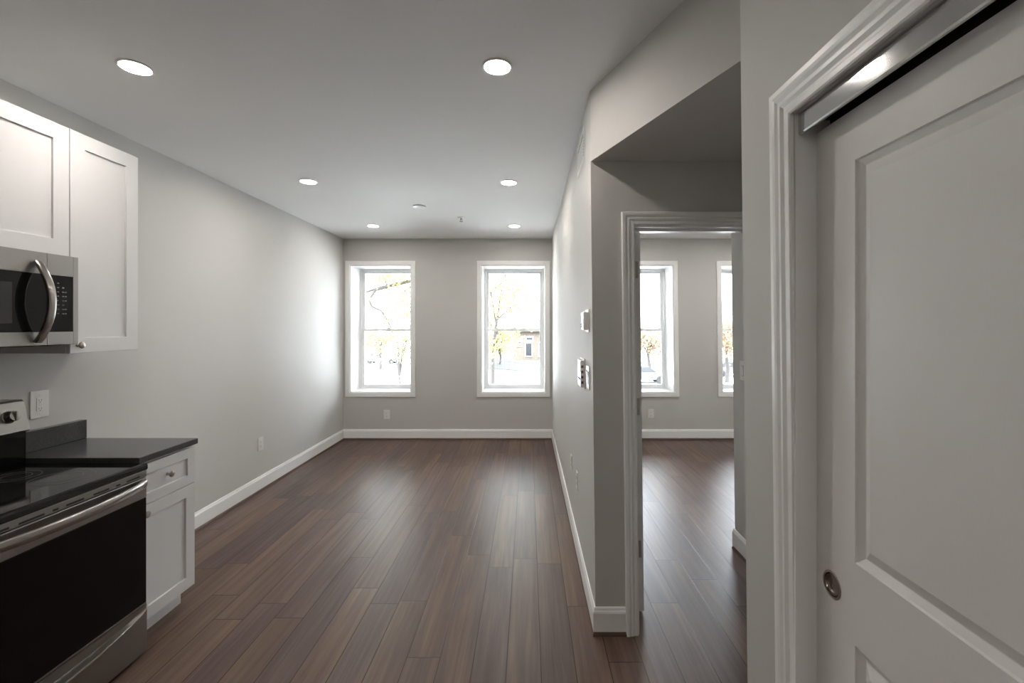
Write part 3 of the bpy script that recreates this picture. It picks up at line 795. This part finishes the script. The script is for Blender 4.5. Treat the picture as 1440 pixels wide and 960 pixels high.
# cooktop: glass slab with a rounded front lip
pts = [(xb+0.10, 0.862), (XA-0.002, 0.862), (XA+0.002, 0.868), (XA+0.002, 0.884), (XA-0.003, 0.892), (XA-0.012, 0.8945), (XA-0.020, 0.8905), (xb+0.10, 0.8905)]
ct = MB().prism([(x, r0, z) for x, z in pts], (0, r1-r0, 0)).build('cooktop', M['bglass'], t)
for (x, y, r_) in ((-2.20, 1.955, 0.078), (-1.985, 1.940, 0.105), (-2.20, 1.565, 0.105), (-1.985, 1.575, 0.078)):
    for rr in (r_, r_*0.62):
        MB().lathe([(rr-0.0012, 0), (rr, 0), (rr, 0.0003), (rr-0.0012, 0.0003), (rr-0.0012, 0)], (x, y, 0.8906), (0, 0, 1), 48).build('burner_ring', M['ring'], ct)
# backguard
pts = [(xb, 0.862), (xb+0.10, 0.862), (xb+0.112, 0.905), (xb+0.112, 1.046), (xb, 1.046)]
MB().prism([(x, r0, z) for x, z in pts], (0, r1-r0, 0)).build('riser', M['bglass'], t)
pts = [(xb, 1.046), (-2.347, 1.046), (-2.340, 1.052), (-2.371, 1.184), (-2.380, 1.192), (xb, 1.192)]
bg = MB().prism([(x, r0, z) for x, z in pts], (0, r1-r0, 0)).build('backguard', M['steel'], t)
nrm = Vector((0.132, 0, 0.031)).normalized()
for y in (2.062, 1.978, 1.535, 1.451):
    k_ = MB().lathe([(0, -0.002), (0.0285, -0.002), (0.0285, 0.004), (0.025, 0.006), (0.0235, 0.030), (0.0215, 0.034), (0, 0.035)], (-2.357, y, 1.122), nrm, 28).build('knob', M['steelh'], bg, smooth=True)
    a = Vector((-2.357, y, 1.122)) + nrm*0.034
    MB().box(a - Vector((0.0, 0.003, 0.021)), a + Vector((0.008, 0.003, 0.021)), 0.001).build('grip', M['steelh'], k_)
MB().prism([(-2.3445, 1.62, 1.075), (-2.3435, 1.62, 1.075), (-2.3675, 1.62, 1.175), (-2.3685, 1.62, 1.175)], (0, 0.29, 0)).build('display', M['bglass'], bg)
# vent strip under the lip
vs = MB().box((XA-0.045, r0+0.002, 0.832), (XA-0.002, r1-0.002, 0.8615), 0.001).build('vent_strip', M['steel'], t)
sl = [(2.098, 2.030), (1.998, 1.978), (1.945, 1.875), (1.835, 1.765), (1.735, 1.715), (1.685, 1.60), (1.57, 1.50), (1.46, 1.42)]
for a, b in sl: MB().box((XA-0.003, b, 0.8375), (XA-0.0012, a, 0.8445)).build('vent_slot', M['dark'], vs)
# oven door
dr = MB().box((XA-0.044, r0+0.002, 0.734), (XA, r1-0.002, 0.829), 0.004).build('oven_door', M['steel'], t)
MB().box((XA-0.044, r0+0.002, 0.243), (XA-0.002, r1-0.002, 0.7335), 0.003).build('door_glass', M['oglass'], dr)
MB().box((XA-0.044, r0+0.002, 0.236), (XA-0.001, r1-0.002, 0.2425), 0.001).build('bottom_trim', M['steel'], dr)
path = []
for i in range(33):
    u = i/32; y = r1-0.018 - u*(r1-r0-0.036)
    path.append((XA+0.004+0.052*math.sin(PI*u)**0.55, y, 0.806-0.006*math.sin(PI*u)))
sec = [(math.copysign(abs(math.cos(a))**0.75, math.cos(a))*0.011, math.copysign(abs(math.sin(a))**0.75, math.sin(a))*0.019) for a in [2*PI*i/20 for i in range(20)]]
MB().sweep(path, sec, (0, 0, 1)).build('door_handle', M['steelh'], dr, smooth=True)
# storage drawer with a scooped pull
dw = MB(); n = 24; rows = []
yy = [r0+0.002 + (r1-r0-0.004)*i/n for i in range(n+1)]
def scoop(y):
    u = (y-r0)/(r1-r0); return max(0.0, math.sin(PI*u))**0.6
for y in yy:
    q = scoop(y); zl = 0.212 - 0.050*q
    rows.append([dw.bm.verts.new(p) for p in ((XA-0.044, y, 0.014), (XA-0.004, y, 0.014), (XA, y, 0.018), (XA, y, zl-0.020), (XA+0.006*q, y, zl-0.006), (XA+0.004*q, y, zl), (XA-0.006*q-0.001, y, zl+0.003), (XA-0.026*q-0.001, y, zl+0.010), (XA-0.020*q-0.001, y, 0.222), (XA-0.001, y, 0.226), (XA-0.001, y, 0.2335), (XA-0.044, y, 0.2335))])
for A, B in zip(rows, rows[1:]):
    for j in range(12): dw.bm.faces.new((A[j], A[(j+1) % 12], B[(j+1) % 12], B[j]))
dw.bm.faces.new(rows[0]); dw.bm.faces.new(rows[-1][::-1])
dw.build('storage_drawer', M['steel'], t, smooth=True)
for y in (r0+0.05, r1-0.06):
    for x in (xb+0.05, XA-0.09):
        MB().lathe([(0, 0), (0.018, 0), (0.018, 0.008), (0.008, 0.012), (0.008, 0.055), (0, 0.055)], (x, y, 0), (0, 0, 1), 16).build('foot', M['bplastic'], t)

# ------------------------------------------------------------------ outside: street level far below
GZ = -3.5
M['street'] = mat('pale_concrete', (0.52, 0.51, 0.495), 0.9, var=((0.2, 0.2, 0.2), 0.12))
M['grass'] = mat('lawn', (0.020, 0.030, 0.016), 0.9, var=((1, 1, 1), 0.2))
M['bark'] = mat('grey_brown_bark', (0.034, 0.030, 0.027), 0.9, var=((6, 6, 2), 0.3))
M['fence'] = mat('dark_iron_paint', (0.015, 0.015, 0.015), 0.5)
M['hwall'] = mat('tan_stucco', (0.10, 0.076, 0.06), 0.9, var=((1, 1, 3), 0.1))
M['hroof'] = mat('grey_roof', (0.05, 0.046, 0.042), 0.9)
M['hwin'] = mat('dark_house_window', (0.012, 0.013, 0.016), 0.3)
M['white'] = mat('white_car_paint', (0.75, 0.76, 0.78), 0.3, coat=0.6)
M['silver'] = mat('silver_car_paint', (0.05, 0.053, 0.057), 0.4)
M['tyre'] = mat('tyre_rubber', (0.008, 0.008, 0.008), 0.8)
def leafm(nm, c1, c2):
    m = mat(nm, c1, 0.7)
    nt = m.node_tree; b = nt.nodes['Principled BSDF']
    g = nt.nodes.new('ShaderNodeNewGeometry'); r = nt.nodes.new('ShaderNodeValToRGB')
    r.color_ramp.elements[0].color = (*c1, 1); r.color_ramp.elements[1].color = (*c2, 1)
    nt.links.new(g.outputs['Random Per Island'], r.inputs[0]); nt.links.new(r.outputs[0], b.inputs['Base Color'])
    b.inputs['Transmission Weight'].default_value = 0.0
    # light passes through the thin leaves
    tr = nt.nodes.new('ShaderNodeBsdfTranslucent'); mx = nt.nodes.new('ShaderNodeMixShader'); mx.inputs[0].default_value = 0.5
    out = nt.nodes['Material Output']
    nt.links.new(r.outputs[0], tr.inputs[0]); nt.links.new(b.outputs[0], mx.inputs[1]); nt.links.new(tr.outputs[0], mx.inputs[2]); nt.links.new(mx.outputs[0], out.inputs[0])
    return m
M['yleaf'] = leafm('yellow_autumn_leaves', (0.15, 0.128, 0.042), (0.19, 0.178, 0.085))
M['oleaf'] = leafm('orange_autumn_leaves', (0.14, 0.085, 0.06), (0.17, 0.14, 0.08))
MB().box((-60, 6.7, GZ-0.3), (90, 140, GZ)).build('street_ground', M['street'], **S())
MB().box((-9, 48.6, GZ-0.25), (16, 110, GZ+0.04)).build('lawn_ground', M['grass'], **S())

def P(px, py, d):
    """point seen at a pixel of the photograph at depth d"""
    s = 640/d
    return Vector(((px-743)/s, d, H + (457-py)/s))
def tree(name, label, base, limbs, clusters, leaf, group, trunk_top, r=0.16, count=40, size=0.10, shade_crown=()):
    t = thing(name, base, label, 'tree', group)
    mb = MB(); b = Vector(base); tt = Vector(trunk_top)
    mb.tube([b, b*0.66+tt*0.34+Vector((0.1, 0, 0)), b*0.33+tt*0.67+Vector((-0.08, 0, 0)), tt], r, 10, up=(0, 1, 0), radii=(1.0, 0.55))
    mb.build('trunk', M['bark'], t, smooth=True)
    for path, rr in limbs:
        MB().tube(path, rr, 7, up=(0.1, 1, 0.05), radii=(1, 0.3)).build('branch', M['bark'], t, smooth=True)
    mb = MB()
    for c, rad in clusters:
        n = int(count * (rad**2) * 1.0) + 6
        for _ in range(n):
            v = Vector((random.gauss(0, 1), random.gauss(0, 1), random.gauss(0, 1)*0.75)) * rad * 0.5
            p = Vector(c) + v
            a = Vector((random.gauss(0, 1), random.gauss(0, 1), random.gauss(0, 1))).normalized()
            s1 = a.orthogonal().normalized(); s2 = a.cross(s1)
            k_ = size * random.uniform(0.7, 1.3)
            q = [p + s1*k_, p + s2*k_*0.6 + s1*0.2*k_, p - s1*k_*0.8, p - s2*k_*0.6 + s1*0.2*k_]
            mb.bm.faces.new([mb.bm.verts.new(x) for x in q])
    for c, rad in shade_crown:  # unseen high foliage, added to dim the window reflections on the floor
        for _ in range(int(110*rad**2)):
            p = Vector(c) + Vector((random.gauss(0, 1), random.gauss(0, 1), random.gauss(0, 1)*0.8)) * rad * 0.5
            a = Vector((random.gauss(0, 1), random.gauss(0, 1), random.gauss(0, 1))).normalized()
            s1 = a.orthogonal().normalized(); s2 = a.cross(s1); k_ = 0.11 * random.uniform(0.7, 1.3)
            mb.bm.faces.new([mb.bm.verts.new(x) for x in (p + s1*k_, p + s2*k_*0.6, p - s1*k_, p - s2*k_*0.6)])
    o = mb.build('foliage', leaf, t)
    o['kind'] = 'stuff'
    return t
G_ = 'autumn trees outside the windows'
# near street tree seen in the left window
D = 13.0
tb = Vector((P(632, 457, D).x, D, GZ)); tt = P(632, 420, D)
limbs = [([P(632, 440, D), P(618, 402, D), P(585, 393, D-0.2), P(552, 401, D-0.3), P(536, 404, D-0.4), P(513, 411, D-0.5), P(485, 400, D-0.6)], 0.075),
         ([P(560, 398, D-0.3), P(545, 403, D-0.5), P(528, 408, D-0.8), P(519, 422, D-0.9), P(523, 431, D-0.9), P(536, 437, D-0.9), P(543, 447, D-0.9), P(548, 457, D-0.9), P(553, 470, D-0.9)], 0.045),
         ([P(590, 395, D-0.2), P(570, 408, D-0.2), P(563, 420, D), P(571, 432, D), P(576, 440, D+0.2)], 0.028),
         ([P(545, 403, D), P(540, 392, D), P(536, 380, D+0.3), P(530, 365, D)], 0.035),
         ([P(632, 440, D), P(640, 400, D), P(630, 330, D+0.3), P(600, 300, D)], 0.08)]
cl = []
for (px, py, rad) in ((545, 392, 0.7), (560, 412, 0.6), (535, 425, 0.45), (570, 440, 0.6), (522, 395, 0.5), (566, 395, 0.6), (552, 445, 0.45), (540, 455, 0.4), (575, 455, 0.5), (522, 445, 0.35), (590, 410, 0.8), (600, 440, 0.7), (500, 420, 0.7), (550, 350, 1.2), (500, 350, 1.1), (600, 350, 1.2), (640, 330, 1.4), (660, 390, 0.9)):
    cl.append((P(px, py, D + random.uniform(-1, 1)), rad))
tree('autumn_tree', 'yellow-leaved tree with crooked bare branches close outside the left window', tb, limbs, cl, M['yleaf'], G_, tt, r=0.2, count=330, size=0.05, shade_crown=[(P(random.uniform(470, 720), random.uniform(60, 350), D+random.uniform(-1.5, 1.5)), random.uniform(1.1, 1.7)) for _ in range(26)])
# tree in the right window
D = 22.0
tb = Vector((P(700, 457, D).x - 0.5, D, GZ)); tt = P(700, 440, D)
limbs = [([P(700, 470, D), P(690, 410, D), P(715, 391, D), P(735, 388, D)], 0.05),
         ([P(699, 450, D), P(720, 430, D), P(742, 425, D), P(744, 415, D)], 0.04),
         ([P(699, 470, D), P(680, 440, D), P(660, 420, D)], 0.05),
         ([P(700, 450, D), P(703, 420, D), P(712, 380, D)], 0.05)]
cl = []
for (px, py, rad) in ((700, 410, 1.0), (720, 405, 0.9), (740, 412, 0.8), (712, 428, 0.9), (735, 440, 0.7), (745, 428, 0.5), (700, 475, 0.9), (712, 482, 0.8), (695, 488, 0.6), (722, 470, 0.6), (690, 500, 0.4), (680, 440, 1.0), (665, 400, 1.2), (720, 360, 1.8), (690, 350, 1.6)):
    cl.append((P(px, py, D + random.uniform(-1.2, 1.2)), rad))
tree('autumn_tree', 'thin yellow-leaved tree outside the right window in front of the iron fence', tb, limbs, cl, M['yleaf'], G_, tt, r=0.12, count=200, size=0.085, shade_crown=[(P(random.uniform(640, 800), random.uniform(80, 350), D+random.uniform(-2, 2)), random.uniform(1.7, 2.5)) for _ in range(14)])
# farther trees for the bedroom windows and the left window background
def blob_tree(px, D, top_py, spread_px, label, leaf, cnt=14, trunk_r=0.2, cnt_l=60, size=0.17):
    s = 640/D; b = Vector(((px-743)/s, D, GZ)); tt = P(px, (top_py+500)/2, D)
    cl = []; limbs = []
    for i in range(cnt):
        q = P(px + random.uniform(-1, 1)*spread_px, random.uniform(top_py, 496), D + random.uniform(-1.5, 1.5))
        cl.append((q, random.uniform(0.9, 1.5)))
        if i < 6: limbs.append(([tt*0.6+b*0.4, (tt+q)/2, q], 0.06))
    tree('autumn_tree', label, b, limbs, cl, leaf, G_, tt, r=trunk_r, count=cnt_l, size=size)
blob_tree(912, 46, 468, 22, 'orange-leaved tree beyond the parked cars, seen through the bedroom window', M['oleaf'])
blob_tree(1022, 40, 455, 14, 'orange-leaved tree outside the far right bedroom window', M['oleaf'])
blob_tree(535, 52, 468, 20, 'small distant yellow tree low in the left window', M['yleaf'], 12)
blob_tree(562, 24, 470, 20, 'slender young yellow tree standing low at the right side of the left window', M['yleaf'], 9, 0.06, 45, 0.10)

blob_tree(703, 58, 464, 16, 'small distant yellow tree on the lawn low in the right window', M['yleaf'], 14, 0.15, 90)

# house across the street
t = thing('house', (1.2, 66, GZ), 'tan house with dark windows across the street in the right window', 'house')
hx0, hx1 = P(722, 0, 66).x, P(790, 0, 66).x
MB().box((hx0, 66, GZ), (hx1, 74, H+(457-466)*66/640)).build('wall', M['hwall'], t)
zt = H+(457-466)*66/640
MB().prism([(hx0-0.5, 65.4, zt), (hx1+0.5, 65.4, zt), (hx1+0.5, 70, zt+1.6), (hx0-0.5, 70, zt+1.6)], (0, 0, 0.15)).prism([(hx0-0.5, 74.6, zt), (hx1+0.5, 74.6, zt), (hx1+0.5, 70, zt+1.6), (hx0-0.5, 70, zt+1.6)], (0, 0, 0.15)).build('roof', M['hroof'], t)
for a, b, c_, d_ in ((739, 748, 482, 500), (758, 766, 482, 500), (729, 733, 480, 486), (740, 749, 474, 478)):
    p, q = P(a, c_, 65.95), P(b, d_, 65.95)
    f = MB().box((p.x-0.15, 65.9, q.z-0.15), (q.x+0.15, 66.0, p.z+0.15)).build('window', M['white'], t)
    MB().box((p.x, 65.86, q.z), (q.x, 65.92, p.z)).build('pane', M['hwin'], f)
# low iron fence in front of the lawn
t = thing('iron_fence', (0, 49.3, GZ), 'dark iron picket fence along the lawn across the street', 'fence')
fx0, fx1 = -4.6, 2.6
def fy(x): return 52.0 - (x-fx0)*0.9
mb = MB()
for zz in (0.2, 1.05):
    mb.tube([(fx0, fy(fx0), GZ+zz), (fx1, fy(fx1), GZ+zz)], 0.04, 6)
mb.build('rail', M['fence'], t)
for i in range(52):
    x = fx0 + (fx1-fx0)*i/51
    MB().box((x-0.028, fy(x)-0.02, GZ), (x+0.028, fy(x)+0.02, GZ+1.25)).build('picket', M['fence'], t)

def car(px, D, paint, label, rot=0.0):
    s = 640/D; x0 = (px-743)/s
    t = thing('parked_car', (x0, D, GZ), label, 'car', 'cars parked on the street')
    t.rotation_euler = (0, 0, rot)
    def mk(name, mb, m, parent=t):
        o = mb.build(name, m, parent, smooth=False); return o
    b = Vector((x0, D, GZ))
    body = [(-2.2, 0.35), (-2.25, 0.7), (-2.1, 0.9), (-1.3, 0.98), (1.25, 0.98), (2.1, 0.85), (2.25, 0.62), (2.2, 0.35)]
    mk('body', MB().prism([(x0+a, D-0.9, GZ+z) for a, z in body], (0, 1.8, 0)), paint)
    cab = [(-1.75, 0.975), (-1.15, 1.42), (0.45, 1.45), (1.15, 0.975)]
    mk('cabin', MB().prism([(x0+a, D-0.8, GZ+z) for a, z in cab], (0, 1.6, 0)), M['hwin'])
    roof = [(-1.18, 1.40), (-1.1, 1.47), (0.42, 1.49), (0.50, 1.42)]
    mk('roof', MB().prism([(x0+a, D-0.82, GZ+z) for a, z in roof], (0, 1.64, 0)), paint)
    for a in (-1.4, 1.4):
        for q in (-0.92, 0.72):
            mk('wheel', MB().lathe([(0, 0), (0.33, 0), (0.33, 0.2), (0, 0.2)], (x0+a, D+q, GZ+0.33), (0, 1, 0), 20), M['tyre'])
car(902, 40, M['silver'], 'grey car parked on the street, seen through the bedroom window')
car(1030, 45, M['silver'], 'grey car parked outside the far right bedroom window')
car(538, 60, M['white'], 'white car parked on the street low in the left window')
